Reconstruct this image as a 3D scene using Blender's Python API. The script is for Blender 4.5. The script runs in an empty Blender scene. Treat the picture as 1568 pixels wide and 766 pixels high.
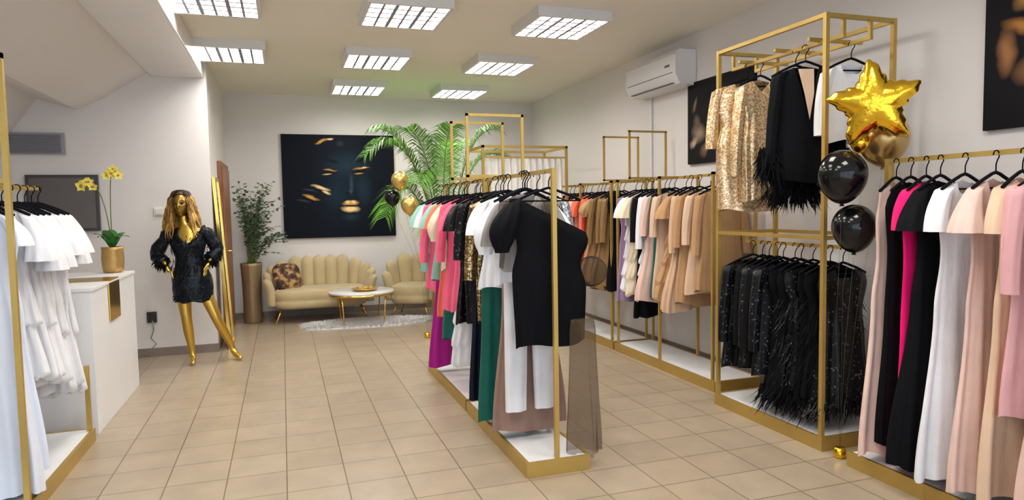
import bpy, math, random
from mathutils import Vector, Matrix, noise
random.seed(7)
S=bpy.context.scene
COL=S.collection
PI=math.pi

# ------------------------------------------------------------------ materials
MATS={}
def _nt(name):
    m=bpy.data.materials.new(name); m.use_nodes=True
    nt=m.node_tree; b=nt.nodes["Principled BSDF"]
    return m,nt,b
def mat(name,col,rough=.6,metal=0.,bump=None,var=0.,vscale=3.,sheen=0.,alpha=1.,emit=None,coat=0.,spec=None,trans=0.,bstretch=1.):
    if name in MATS: return MATS[name]
    m,nt,b=_nt(name)
    c=(col[0],col[1],col[2],1)
    b.inputs['Base Color'].default_value=c
    b.inputs['Roughness'].default_value=rough
    b.inputs['Metallic'].default_value=metal
    b.inputs['Alpha'].default_value=alpha
    b.inputs['Sheen Weight'].default_value=sheen
    b.inputs['Coat Weight'].default_value=coat
    b.inputs['Transmission Weight'].default_value=trans
    if spec is not None: b.inputs['Specular IOR Level'].default_value=spec
    tc=nt.nodes.new('ShaderNodeTexCoord')
    if var>0:
        n=nt.nodes.new('ShaderNodeTexNoise'); n.inputs['Scale'].default_value=vscale; n.inputs['Detail'].default_value=3
        nt.links.new(tc.outputs['Object'],n.inputs['Vector'])
        r=nt.nodes.new('ShaderNodeValToRGB')
        r.color_ramp.elements[0].position=.3; r.color_ramp.elements[1].position=.7
        r.color_ramp.elements[0].color=tuple(max(0,x*(1-var)) for x in col)+(1,)
        r.color_ramp.elements[1].color=tuple(min(1,x*(1+var)) for x in col)+(1,)
        nt.links.new(n.outputs['Fac'],r.inputs['Fac']); nt.links.new(r.outputs['Color'],b.inputs['Base Color'])
    if bump:
        mp=nt.nodes.new('ShaderNodeMapping'); mp.inputs['Scale'].default_value=(1,1,bstretch)
        n=nt.nodes.new('ShaderNodeTexNoise'); n.inputs['Scale'].default_value=bump[0]; n.inputs['Detail'].default_value=4
        nt.links.new(tc.outputs['Object'],mp.inputs['Vector']); nt.links.new(mp.outputs['Vector'],n.inputs['Vector'])
        bp=nt.nodes.new('ShaderNodeBump'); bp.inputs['Strength'].default_value=bump[1]; bp.inputs['Distance'].default_value=bump[2] if len(bump)>2 else .01
        nt.links.new(n.outputs['Fac'],bp.inputs['Height']); nt.links.new(bp.outputs['Normal'],b.inputs['Normal'])
    if emit:
        b.inputs['Emission Color'].default_value=(emit[0],emit[1],emit[2],1); b.inputs['Emission Strength'].default_value=emit[3]
    MATS[name]=m; return m
def fabric(name,col,rough=.85,sheen=.08,var=.06,spec=.3):
    return mat('fabric_'+name,col,rough,0,bump=(12,.45,.03),var=var,vscale=6,sheen=sheen,spec=spec,bstretch=.35)
def sequin(name,c1,c2,scale=90,metal=.8,rough=.25,lo=.45,hi=.95):
    if name in MATS: return MATS[name]
    m,nt,b=_nt(name)
    tc=nt.nodes.new('ShaderNodeTexCoord'); v=nt.nodes.new('ShaderNodeTexVoronoi'); v.inputs['Scale'].default_value=scale
    nt.links.new(tc.outputs['Object'],v.inputs['Vector'])
    sep=nt.nodes.new('ShaderNodeSeparateColor'); nt.links.new(v.outputs['Color'],sep.inputs['Color'])
    r=nt.nodes.new('ShaderNodeValToRGB'); r.color_ramp.elements[0].color=tuple(c1)+(1,); r.color_ramp.elements[1].color=tuple(c2)+(1,)
    r.color_ramp.elements[0].position=lo; r.color_ramp.elements[1].position=hi
    nt.links.new(sep.outputs['Red'],r.inputs['Fac']); nt.links.new(r.outputs['Color'],b.inputs['Base Color'])
    bp=nt.nodes.new('ShaderNodeBump'); bp.inputs['Strength'].default_value=.9; bp.inputs['Distance'].default_value=.01
    nt.links.new(sep.outputs['Green'],bp.inputs['Height']); nt.links.new(bp.outputs['Normal'],b.inputs['Normal'])
    b.inputs['Metallic'].default_value=metal; b.inputs['Roughness'].default_value=rough
    if metal<.3: b.inputs['Specular IOR Level'].default_value=.25
    MATS[name]=m; return m

GOLD=mat('rack_gold_paint',(.52,.35,.095),.38,.55,bump=(40,.05,.002),var=.08)
GOLDS=mat('polished_gold',(.80,.54,.13),.2,1.)
WHITE=mat('white_laminate',(.80,.80,.81),.35,var=.02)
WALL=mat('wall_paint',(.76,.73,.71),.75,bump=(120,.06,.002),var=.02,vscale=1.)
CEIL=mat('ceiling_paint',(.86,.83,.73),.8,bump=(90,.05,.002),var=.02,vscale=1.)
BEAM=mat('beam_gloss_paint',(.80,.78,.75),.2,var=.02)
BASEB=mat('baseboard_tile',(.24,.19,.16),.45,var=.12,vscale=8)
BLACK=fabric('black',(.0035,.0035,.005),.8,0,spec=.12)
NAVY=fabric('navy',(.006,.007,.018),.7,0,spec=.2)
VELV=mat('hanger_black_velvet',(.004,.004,.008),.85,spec=.15)
WHITEF=fabric('white',(.78,.78,.81))
WSAT=mat('fabric_white_satin',(.74,.79,.90),.45,bump=(8,.3,.03),var=.03,sheen=.2,bstretch=.3)
CREAM=fabric('cream',(.78,.66,.48))
NUDE=fabric('nude',(.64,.43,.28))
BEIGE=fabric('camel',(.48,.28,.135))
OLIVE=fabric('brown_satin',(.23,.13,.042),.4)
BLUSH=fabric('blush',(.76,.53,.46))
DUSTY=fabric('dusty_pink',(.68,.36,.37))
PINK=fabric('pink',(.85,.13,.24))
FUCH=fabric('fuchsia',(.85,.0,.15))
CORAL=fabric('coral',(.88,.17,.10))
RED=fabric('red',(.70,.02,.05))
MAGEN=fabric('magenta',(.36,.008,.22))
EMER=fabric('emerald',(.0,.10,.075),.5)
MINT=fabric('mint',(.28,.55,.45))
LILAC=fabric('lilac',(.34,.22,.38))
MAUVE=fabric('mauve',(.29,.175,.135))
CHAMP=fabric('champagne',(.70,.49,.34),.5)
SEQG=sequin('sequin_gold',(.50,.28,.10),(1.,.82,.56),120,.6,.25,.2,.95)
SEQB=sequin('sequin_black',(.003,.003,.004),(.16,.16,.17),110,.1,.4,.93,1.)  # the few grey cells are sparkle put into the colour
SEQN=sequin('sequin_navy',(.003,.004,.006),(.02,.035,.06),90,.2,.3,.6,1.)
SEQS=sequin('sequin_silver',(.22,.22,.22),(.85,.85,.83),120,.7,.25)
SEQO=sequin('sequin_bronze',(.12,.07,.02),(.62,.42,.20),120,.8,.25)
TULLEB=mat('tulle_brown',(.12,.075,.04),.9,alpha=.45,bump=(14,.2,.02))
TULLEK=mat('tulle_black',(.03,.016,.008),.9,alpha=.45)
LEAF=mat('leaf_palm',(.12,.33,.03),.45,var=.4,vscale=4)
LEAFD=mat('leaf_eucalyptus',(.10,.16,.10),.6,var=.3,vscale=5)
STEM=mat('stem_green',(.12,.17,.04),.6)
VELVET=mat('sofa_beige_velvet',(.52,.41,.22),.7,bump=(60,.08,.003),var=.10,vscale=4,sheen=.4)

# ------------------------------------------------------------------ mesh builder
class MB:
    def __init__(s): s.v=[];s.f=[];s.m=[];s.s=[]
    def add(s,vs,fs,mi=0,sm=True):
        o=len(s.v); s.v+=[tuple(v) for v in vs]
        for f in fs: s.f.append(tuple(i+o for i in f)); s.m.append(mi); s.s.append(sm)
    def box(s,a,b,mi=0,M=None):
        vs=[Vector((x,y,z)) for z in (a[2],b[2]) for y in (a[1],b[1]) for x in (a[0],b[0])]
        if M: vs=[M@v for v in vs]
        s.add(vs,[(0,2,3,1),(4,5,7,6),(0,1,5,4),(2,6,7,3),(0,4,6,2),(1,3,7,5)],mi,False)
    def bar(s,p,q,w=.025,mi=0):
        p=Vector(p);q=Vector(q);d=(q-p).normalized()
        up=Vector((0,0,1)) if abs(d.z)<.9 else Vector((1,0,0))
        a=d.cross(up).normalized(); b=a.cross(d).normalized(); h=w/2
        p=p-d*h; q=q+d*h
        vs=[p+a*h+b*h,p-a*h+b*h,p-a*h-b*h,p+a*h-b*h,q+a*h+b*h,q-a*h+b*h,q-a*h-b*h,q+a*h-b*h]
        s.add(vs,[(0,1,2,3),(7,6,5,4),(0,4,5,1),(1,5,6,2),(2,6,7,3),(3,7,4,0)],mi,False)
    def rings(s,rs,mi=0,cap0=False,cap1=False,sm=True):
        n=len(rs[0]); vs=[p for r in rs for p in r]; fs=[]
        for i in range(len(rs)-1):
            for j in range(n):
                k=(j+1)%n; fs.append((i*n+j,i*n+k,(i+1)*n+k,(i+1)*n+j))
        if cap0: fs.append(tuple(range(n))[::-1])
        if cap1: fs.append(tuple((len(rs)-1)*n+j for j in range(n)))
        s.add(vs,fs,mi,sm)
    def tube(s,pts,r,n=8,mi=0,cap=True):
        pts=[Vector(p) for p in pts]; rs=[]; pa=None
        for i,p in enumerate(pts):
            d=(pts[min(i+1,len(pts)-1)]-pts[max(i-1,0)])
            if d.length<1e-9: d=Vector((0,0,1))
            d.normalize()
            if pa is None:
                up=Vector((0,0,1)) if abs(d.z)<.9 else Vector((0,1,0)); a=d.cross(up).normalized()
            else: a=(pa-d*pa.dot(d)).normalized()
            pa=a; b=d.cross(a)
            rr=r[i] if isinstance(r,(list,tuple)) else r
            rs.append([p+a*math.cos(2*PI*j/n)*rr+b*math.sin(2*PI*j/n)*rr for j in range(n)])
        s.rings(rs,mi,cap,cap)
    def lathe(s,c,prof,n=32,mi=0,flute=0,fa=0):
        rs=[]
        for r,z in prof:
            rs.append([Vector((c[0]+math.cos(2*PI*j/n)*r*(1+fa*math.cos(flute*2*PI*j/n)),c[1]+math.sin(2*PI*j/n)*r*(1+fa*math.cos(flute*2*PI*j/n)),c[2]+z)) for j in range(n)])
        s.rings(rs,mi,True,True)
    def ell(s,c,r,nu=20,nv=12,mi=0,fn=None):
        rs=[]
        for i in range(nv+1):
            ph=-PI/2+PI*i/nv; ring=[]
            for j in range(nu):
                th=2*PI*j/nu
                p=Vector((math.cos(ph)*math.cos(th)*r[0],math.cos(ph)*math.sin(th)*r[1],math.sin(ph)*r[2]))
                if fn: p=fn(p)
                ring.append(p+Vector(c))
            rs.append(ring)
        s.rings(rs,mi)
    def obj(s,name,mats,parent=None,loc=(0,0,0),rotz=0.,sub=0,bevel=0.):
        me=bpy.data.meshes.new(name); me.from_pydata(s.v,[],s.f); me.validate(clean_customdata=False)
        if len(me.polygons)==len(s.f):
            me.polygons.foreach_set('material_index',s.m); me.polygons.foreach_set('use_smooth',s.s)
        for m in (mats if isinstance(mats,(list,tuple)) else [mats]): me.materials.append(m)
        me.update()
        o=bpy.data.objects.new(name,me); COL.objects.link(o); o.location=loc; o.rotation_euler=(0,0,rotz)
        if parent: o.parent=parent
        if bevel:
            b=o.modifiers.new('bevel','BEVEL'); b.width=bevel; b.segments=2; b.limit_method='ANGLE'
        if sub:
            b=o.modifiers.new('sub','SUBSURF'); b.levels=sub; b.render_levels=sub
        return o
def empty(name,loc=(0,0,0),rotz=0.):
    e=bpy.data.objects.new(name,None); COL.objects.link(e); e.location=loc; e.rotation_euler=(0,0,rotz); e.empty_display_size=.1; return e
def boxobj(name,a,b,m,bevel=0,parent=None):
    mb=MB(); mb.box(a,b); return mb.obj(name,m,parent,bevel=bevel)
def bez(p0,p1,p2,n=10):
    p0,p1,p2=Vector(p0),Vector(p1),Vector(p2)
    return [p0*(1-t)**2+p1*2*t*(1-t)+p2*t*t for t in [i/n for i in range(n+1)]]

# ------------------------------------------------------------------ room
XL,XR,YB,YF,ZC=-3.3,3.72,10.0,-1.6,3.08
XS,YM=-.70,7.8
m,nt,b=_nt('floor_tiles'); tc=nt.nodes.new('ShaderNodeTexCoord'); br=nt.nodes.new('ShaderNodeTexBrick')
mp=nt.nodes.new('ShaderNodeMapping'); mp.inputs['Location'].default_value=(.03,.06,0)
nt.links.new(tc.outputs['Object'],mp.inputs['Vector']); nt.links.new(mp.outputs['Vector'],br.inputs['Vector'])
br.offset=0; br.squash=1; br.inputs['Scale'].default_value=1; br.inputs['Brick Width'].default_value=.315; br.inputs['Row Height'].default_value=.315
br.inputs['Mortar Size'].default_value=.0038; br.inputs['Mortar Smooth'].default_value=.2
br.inputs['Color1'].default_value=(.405,.325,.235,1); br.inputs['Color2'].default_value=(.365,.29,.205,1); br.inputs['Mortar'].default_value=(.18,.13,.085,1)
nz=nt.nodes.new('ShaderNodeTexNoise'); nz.inputs['Scale'].default_value=5; nz.inputs['Detail'].default_value=5
nt.links.new(tc.outputs['Object'],nz.inputs['Vector'])
mx=nt.nodes.new('ShaderNodeMixRGB'); mx.blend_type='MULTIPLY'; mx.inputs['Fac'].default_value=.35
nt.links.new(br.outputs['Color'],mx.inputs['Color1']); nt.links.new(nz.outputs['Fac'],mx.inputs['Color2'])
hs=nt.nodes.new('ShaderNodeHueSaturation'); hs.inputs['Value'].default_value=1.2; nt.links.new(mx.outputs['Color'],hs.inputs['Color'])
nt.links.new(hs.outputs['Color'],b.inputs['Base Color'])
b.inputs['Roughness'].default_value=.28
bp=nt.nodes.new('ShaderNodeBump'); bp.inputs['Strength'].default_value=.3; bp.inputs['Distance'].default_value=.003; bp.invert=True
nt.links.new(br.outputs['Fac'],bp.inputs['Height']); nt.links.new(bp.outputs['Normal'],b.inputs['Normal'])
FLOOR=m
boxobj('floor',(XL-.1,YF-.1,-.1),(XR+.1,YB+.1,0),FLOOR)
boxobj('ceiling',(XL-.1,YF-.1,ZC),(XR+.1,YB+.1,ZC+.1),CEIL)
boxobj('wall_back',(XS-.1,YB,0),(XR+.1,YB+.1,ZC),WALL)
boxobj('wall_right',(XR,YF,0),(XR+.1,YB,ZC),WALL)
boxobj('wall_left',(XL-.1,YF,0),(XL,YM,ZC),WALL)
boxobj('wall_mannequin',(XL-.1,YM,0),(XS,YM+.1,ZC),WALL)
boxobj('wall_side',(XS-.1,YM+.1,0),(XS,YB,ZC),WALL)
mb=MB()
mb.box((XL,YF-.1,2.7),(XR,YF,ZC)); mb.box((XL,YF-.1,0),(XR,YF,.15)); 
for x in (XL,-1.1,1.3,XR-.12): mb.box((x,YF-.1,.15),(x+.12,YF,2.7))
mb.obj('wall_front',WALL)
boxobj('baseboard_back',(XS,YB-.012,0),(XR,YB,.09),BASEB)
boxobj('baseboard_right',(XR-.012,YF,0),(XR,YB-.012,.09),BASEB)
boxobj('baseboard_mannequin',(XL,YM-.012,0),(XS+.012,YM,.09),BASEB)
boxobj('baseboard_side',(XS,YM,0),(XS+.012,YB-.012,.09),BASEB)
boxobj('ceiling_beam',(-1.22,YF,2.88),(-.72,YM,ZC),BEAM,bevel=.01)
mb=MB()
prof=[(-1.22,ZC),(-1.22,2.93),(-1.62,2.66),(-1.88,2.52),(-2.22,2.62),(-2.5,2.22),(-3.3,1.25),(-3.3,ZC)]
ys=(2.6,YM)
vs=[(x,y,z) for y in ys for x,z in prof]; n=len(prof)
mb.add(vs,[(i,(i+1)%n,n+(i+1)%n,n+i) for i in range(n)]+[tuple(range(n))[::-1],tuple(range(n,2*n))],0,False)
mb.obj('ceiling_stair_underside',WALL)
mb=MB(); DOOR=mat('door_brown_wood',(.22,.085,.035),.4,var=.25,vscale=6)
mb.box((XS+.001,8.6,0),(XS+.045,9.7,2.08),0); mb.box((XS+.045,8.67,.01),(XS+.06,9.63,2.02),1); mb.tube([(XS+.05,8.75,1.02),(XS+.11,8.75,1.02),(XS+.11,8.85,1.02)],.01,8,2)
mb.obj('door_1',[DOOR,mat('door_panel',(.30,.12,.05),.4,var=.2),GOLDS],bevel=.004)
mb=MB(); MIR=mat('mirror_glass',(.85,.87,.86),.03,1.)
M=Matrix.Translation((XS+.12,0,0))@Matrix.Rotation(math.radians(-3.0),4,'Y')
y0,y1,h=7.86,8.34,1.86
mb.box((-.02,y0,0),(.012,y0+.035,h),0,M); mb.box((-.02,y1-.035,0),(.012,y1,h),0,M)
mb.box((-.02,y0+.035,0),(.012,y1-.035,.035),0,M); mb.box((-.02,y0+.035,h-.035),(.012,y1-.035,h),0,M)
mb.box((-.015,y0+.035,.035),(.0,y1-.035,h-.035),1,M)
mb.obj('standing_mirror',[GOLDS,MIR])
mb=MB(); VG=mat('vent_grey',(.33,.33,.36),.5)
mb.box((-2.5,YM-.03,2.08),(-2.0,YM,2.29))
for i in range(8): mb.box((-2.47,YM-.045,2.095+i*.023),(-2.03,YM-.03,2.107+i*.023),1)
mb.obj('wall_vent',[VG,mat('vent_slats',(.18,.18,.20),.5)])
mb=MB(); mb.box((-2.35,YM-.04,1.32),(-1.73,YM,1.88)); mb.box((-2.32,YM-.045,1.35),(-1.76,YM-.04,1.85),1)
mb.obj('wall_television',[mat('tv_frame',(.05,.045,.05),.4),mat('tv_screen',(.12,.105,.10),.35)],bevel=.004)
mb=MB(); mb.box((-1.25,YM-.012,1.46),(-1.15,YM,1.55)); mb.box((-1.235,YM-.02,1.475),(-1.165,YM-.012,1.535))
mb.obj('light_switch',mat('switch_plastic',(.8,.78,.7),.4),bevel=.003)
mb=MB(); mb.box((-1.36,YM-.03,.36),(-1.27,YM,.47)); mb.tube([(-1.31,YM-.035,.38),(-1.30,YM-.05,.28),(-1.33,YM-.04,.2),(-1.28,YM-.05,.14),(-1.36,YM-.06,.06),(-1.45,YM-.1,.012)],.006,6,1)
mb.obj('wall_socket_with_cable',[mat('socket_black',(.02,.02,.02),.4),mat('cable_grey',(.2,.2,.2),.5)])

# ------------------------------------------------------------------ ceiling lamps (light source sits above the louver grid)
LH=mat('lamp_housing_white',(.72,.72,.70),.4); LV=mat('lamp_louver',(.26,.26,.30),.5)
LR=mat('lamp_reflector',(.8,.8,.8),.3)
def lamp(x,y):
    mb=MB(); w,l=.325,.34; z0,z1=3.0,ZC
    t=.03
    mb.box((x-w,y-l,z0),(x-w+t,y+l,z1)); mb.box((x+w-t,y-l,z0),(x+w,y+l,z1)); mb.box((x-w+t,y-l,z0),(x+w-t,y-l+t,z1)); mb.box((x-w+t,y+l-t,z0),(x+w-t,y+l,z1))
    mb.box((x-w+t,y-l+t,z1-.012),(x+w-t,y+l-t,z1-.003),2)
    for i in range(1,6): xx=x-w+t+(2*w-2*t)*i/6; hw=.014 if i%2==0 else .009; mb.box((xx-hw,y-l+t,z0+.002),(xx+hw,y+l-t,z0+.012),1)
    for i in range(1,5): yy=y-l+t+(2*l-2*t)*i/5; mb.box((x-w+t,yy-.011,z0+.003),(x+w-t,yy+.011,z0+.013),1)
    o=mb.obj('ceiling_louver_lamp',[LH,LV,LR])
    ld=bpy.data.lights.new('lamp_light','AREA'); ld.shape='RECTANGLE'; ld.size=.58; ld.size_y=.60; ld.energy=31; ld.color=(1,.965,.90)
    lo=bpy.data.objects.new('lamp_light',ld); COL.objects.link(lo); lo.location=(x,y,z1-.02); lo.parent=o
for y in (1.9,3.65,5.45,7.2,8.95):
    for x in (-.42,.97,2.3):
        if y>8 and x<0: continue
        lamp(x,y)

# ------------------------------------------------------------------ AC + wall pictures
mb=MB(); ACM=mat('ac_plastic_white',(.78,.78,.79),.35)
pr=[(3.715,2.93),(3.53,2.93),(3.49,2.88),(3.49,2.70),(3.54,2.61),(3.715,2.60)]
ya,yb_=5.55,6.5
vs=[(x,y,z) for y in (ya,yb_) for x,z in pr]; n=len(pr)
mb.add(vs,[(i,(i+1)%n,n+(i+1)%n,n+i) for i in range(n)]+[tuple(range(n))[::-1],tuple(range(n,2*n))],0,False)
mb.box((3.482,ya+.04,2.715),(3.49,yb_-.04,2.72),1)
mb.box((3.50,ya+.08,2.622),(3.535,yb_-.08,2.628),1)
mb.box((3.484,ya+.1,2.78),(3.49,ya+.18,2.80),1)
mb.tube([(3.70,6.35,2.6),(3.70,6.35,1.2)],.012,8,0)
mb.obj('air_conditioner',[ACM,mat('ac_slot',(.12,.12,.13),.5)],bevel=.01)

def artmat(name,base,blobs):
    m,nt,b=_nt(name); tc=nt.nodes.new('ShaderNodeTexCoord'); prev=None
    nz=nt.nodes.new('ShaderNodeTexNoise'); nz.inputs['Scale'].default_value=6; nz.inputs['Detail'].default_value=5
    nt.links.new(tc.outputs['Object'],nz.inputs['Vector'])
    dm=nt.nodes.new('ShaderNodeVectorMath'); dm.operation='MULTIPLY_ADD'
    dm.inputs[1].default_value=(.07,.07,.07); nt.links.new(nz.outputs['Color'],dm.inputs[0]); nt.links.new(tc.outputs['Object'],dm.inputs[2])
    sub=nt.nodes.new('ShaderNodeVectorMath'); sub.operation='SUBTRACT'; sub.inputs[1].default_value=(.035,.035,.035); nt.links.new(dm.outputs[0],sub.inputs[0])
    rgb=nt.nodes.new('ShaderNodeRGB'); rgb.outputs[0].default_value=tuple(base)+(1,); prev=rgb.outputs[0]
    for (cx,cz,rx,rz,ang,col,soft,warp) in blobs:
        mp=nt.nodes.new('ShaderNodeMapping'); mp.vector_type='TEXTURE'
        mp.inputs['Location'].default_value=(cx,0,cz); mp.inputs['Rotation'].default_value=(0,-math.radians(ang),0); mp.inputs['Scale'].default_value=(rx,1e3,rz)
        nt.links.new((sub if warp else tc).outputs[0 if warp else 'Object'],mp.inputs['Vector'])
        ln=nt.nodes.new('ShaderNodeVectorMath'); ln.operation='LENGTH'; nt.links.new(mp.outputs[0],ln.inputs[0])
        mr=nt.nodes.new('ShaderNodeMapRange'); mr.inputs['From Min'].default_value=1; mr.inputs['From Max'].default_value=1-soft; nt.links.new(ln.outputs['Value'],mr.inputs['Value'])
        mx=nt.nodes.new('ShaderNodeMixRGB'); nt.links.new(mr.outputs[0],mx.inputs['Fac']); nt.links.new(prev,mx.inputs['Color1']); mx.inputs['Color2'].default_value=tuple(col)+(1,)
        prev=mx.outputs[0]
    nt.links.new(prev,b.inputs['Base Color']); b.inputs['Roughness'].default_value=.6; b.inputs['Specular IOR Level'].default_value=.15
    return m
G1=(.62,.34,.08); G2=(.95,.68,.32); DB=(.002,.004,.010)
blobs=[(.06,.0,.50,.78,0,(.005,.014,.028),1,1),(.10,.30,.36,.22,0,(.011,.030,.050),1,1),(-.06,-.12,.20,.26,0,(.008,.024,.04),1,1),(.33,-.05,.13,.25,0,(.010,.028,.045),1,1),(.16,.02,.04,.18,0,(.03,.065,.09),1,0),(.14,-.44,.14,.07,0,(.015,.035,.05),1,0),
 (-.12,.36,.17,.035,-12,DB,.7,0),(.30,.37,.17,.035,12,DB,.7,0),
 (-.13,.20,.14,.06,-6,DB,.7,0),(.29,.21,.15,.06,8,DB,.7,0),(-.13,.235,.11,.018,-8,G1,.9,1),(.30,.25,.13,.022,8,G1,.9,1),(.34,.26,.05,.016,8,G2,.9,1),
 (-.17,.17,.08,.012,5,G2,.9,0),(.27,.18,.08,.014,5,G1,.9,0),
 (.10,-.10,.03,.016,0,DB,.8,0),(.19,-.10,.03,.016,0,DB,.8,0),(.145,-.07,.035,.035,0,(.06,.09,.10),1,0),
 (.14,-.245,.13,.05,4,G1,.6,1),(.10,-.225,.05,.03,10,G2,.8,0),(.18,-.225,.05,.03,-10,G2,.8,0),(.14,-.325,.15,.055,0,G2,.6,1),(.14,-.28,.17,.016,0,DB,.5,0),
 (-.23,.63,.11,.025,20,G1,.7,1),(-.12,.66,.06,.02,10,G2,.7,1),(.02,.60,.07,.05,0,(.02,.04,.06),1,0),
 (-.26,-.02,.15,.028,-14,G2,.7,1),(-.40,-.15,.14,.028,-20,G1,.7,1),(-.19,-.08,.08,.024,-20,G2,.7,1),(-.42,-.05,.12,.02,-12,(.03,.06,.08),.9,1),(-.5,-.2,.12,.02,-12,(.03,.06,.08),.9,1)]
mb=MB(); mb.box((-.775,-.02,-.725),(.775,.02,.725))
mb.obj('large_face_painting',artmat('print_gold_lips_face',DB,blobs),loc=(.79,YB-.021,1.82))
mb=MB(); mb.box((-.48,-.015,-.38),(.48,.015,.38))
fl=[(.1,.1,.25,.2,20,(.05,.04,.035),1,1),(-.3,-.1,.13,.1,0,(.30,.22,.16),.8,1),(-.38,-.18,.08,.05,30,(.5,.38,.28),.8,1),(-.33,.0,.06,.09,10,(.15,.10,.07),.8,1),(-.2,-.25,.1,.06,40,(.22,.12,.08),.8,1),(-.36,.17,.09,.03,70,(.25,.15,.09),.8,1)]
mb.obj('flower_print_picture',artmat('print_dark_flowers',(.006,.006,.008),fl),loc=(XR-.016,5.17,2.245),rotz=-PI/2)
mb=MB(); mb.box((-.5,-.015,-.5),(.5,.015,.5))
fl=[(.36,.16,.1,.2,10,(.12,.05,.03),1,1),(-.25,.2,.13,.07,40,(.60,.30,.08),.8,1),(-.3,.02,.12,.05,-20,(.45,.20,.05),.8,1),(-.2,-.2,.16,.10,10,(.30,.14,.06),.8,1),(-.38,-.1,.06,.14,0,(.35,.16,.06),.8,1),(-.3,.35,.1,.05,10,(.5,.22,.1),.8,1)]
mb.obj('portrait_print_picture',artmat('print_dark_portrait',(.006,.005,.007),fl),loc=(XR-.016,2.26,2.37),rotz=-PI/2)

# ------------------------------------------------------------------ racks
def base(mb,x0,x1,y0,y1):
    mb.box((x0,y0,0),(x1,y1,.055),0); mb.box((x0,y0,.055),(x0+.02,y1,.085),0); mb.box((x1-.02,y0,.055),(x1,y1,.085),0)
    mb.box((x0+.02,y0,.055),(x1-.02,y0+.02,.085),0); mb.box((x0+.02,y1-.02,.055),(x1-.02,y1,.085),0)
    mb.box((x0+.02,y0+.02,.055),(x1-.02,y1-.02,.083),1)
RM=[GOLD,WHITE]
for (y0,y1) in ((3.43,4.72),(4.76,6.1)):
    mb=MB(); base(mb,1.22,1.60,y0,y1); xc=1.41; h=1.69
    mb.bar((xc,y0+.03,.08),(xc,y0+.03,h)); mb.bar((xc,y1-.03,.08),(xc,y1-.03,h)); mb.bar((xc,y0+.03,h),(xc,y1-.03,h),.022)
    for yy in ((4.55,) if y0<4 else (5.0,)):
        mb.bar((1.22,yy,h),(1.22,yy,2.13),.018); mb.bar((1.62,yy,h),(1.62,yy,2.13),.018); mb.bar((1.22,yy,2.13),(1.62,yy,2.13),.018); mb.bar((1.22,yy,h+.02),(1.62,yy,h+.02),.018)
    mb.obj('clothing_rack',RM)
for (ya,yb_,posts,uy) in ((4.5,6.2,(4.55,5.35,6.15),5.9),(6.24,7.9,(6.29,7.05,7.85),6.45)):
    mb=MB(); base(mb,3.18,3.62,ya,yb_)
    for y in posts:
        for x in (3.2,3.6): mb.bar((x,y,.08),(x,y,1.73),.022)
        mb.bar((3.2,y,1.73),(3.6,y,1.73),.022)
    mb.bar((3.4,posts[0],1.73),(3.4,posts[-1],1.73),.022)
    mb.bar((3.2,uy,1.75),(3.2,uy,2.2),.018); mb.bar((3.6,uy,1.75),(3.6,uy,2.2),.018); mb.bar((3.2,uy,2.2),(3.6,uy,2.2),.018); mb.bar((3.2,uy,1.75),(3.6,uy,1.75),.018)
    mb.obj('clothing_rack',RM)
mb=MB(); x0,x1,y0,y1,h=3.0,3.5,3.18,4.24,2.57
base(mb,x0,x1+.04,y0,y1)
for x in (x0+.015,x1+.02):
    for y in (y0+.02,y1-.02): mb.bar((x,y,.07),(x,y,h),.026)
for z in (h,1.28):
    for x in (x0+.015,x1+.02): mb.bar((x,y0+.02,z),(x,y1-.02,z),.024)
    for y in (y0+.02,y1-.02): mb.bar((x0+.015,y,z),(x1+.02,y,z),.024)
mb.bar((3.14,y0+.02,2.46),(3.14,y1-.02,2.46),.022); mb.bar((3.34,y0+.02,2.46),(3.34,y1-.02,2.46),.022)
for y in (y0+.2,y0+.5,y1-.2): mb.bar((3.06,y,2.475),(3.45,y,2.475),.02)
for y in (y0+.02,y1-.02): mb.bar((3.14,y,2.46),(3.14,y,h),.02); mb.bar((3.34,y,2.46),(3.34,y,h),.02)
mb.bar((3.27,y0+.02,1.21),(3.27,y1-.02,1.21),.022)
for y in (y0+.02,y1-.02): mb.bar((3.27,y,1.21),(3.27,y,1.28),.02)
mb.obj('tall_clothing_rack',RM)
mb=MB(); base(mb,2.97,3.42,1.1,2.96)
for y in (1.15,2.9): mb.bar((3.17,y,.07),(3.17,y,1.71),.026)
mb.bar((3.17,1.15,1.71),(3.17,2.9,1.71),.024)
mb.obj('clothing_rack',RM)
mb=MB(); base(mb,-1.72,-1.22,3.3,5.05)
for y in (3.86,5.0):
    mb.bar((-1.24,y,.07),(-1.24,y,2.25 if y<4 else .5),.026); mb.bar((-1.68,y,.07),(-1.68,y,2.25),.026)
mb.bar((-1.24,3.86,2.25),(-1.68,3.86,2.25),.026); mb.bar((-1.68,3.86,2.25),(-1.68,5.0,2.25),.026)
mb.bar((-1.24,3.86,1.66),(-1.68,3.86,1.66),.024); mb.bar((-1.45,3.86,1.66),(-1.45,5.0,1.66),.024); mb.bar((-1.45,5.0,1.66),(-1.68,5.0,1.66),.024)
mb.obj('clothing_rack',RM)
mb=MB(); xa,xb,yy,h=2.15,3.16,7.35,2.17
for x in (xa,xb): 
    for y in (yy,yy+.7): mb.bar((x,y,0),(x,y,h),.028)
    mb.bar((x,yy,h),(x,yy+.7,h),.028)
for y in (yy,yy+.7): mb.bar((xa,y,h),(xb,y,h),.028)
mb.bar((xa,yy,h-.12),(xb,yy,h-.12),.02)
vs=[];fs=[];nx=90
for j in range(9):
    for i in range(nx+1):
        x=xa+.03+(xb-xa-.06)*i/nx; z=h-.13-(1.75)*j/8
        vs.append((x,yy+.035+.024*math.sin(i*.85)+.008*math.sin(i*.31+j),z))
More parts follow.
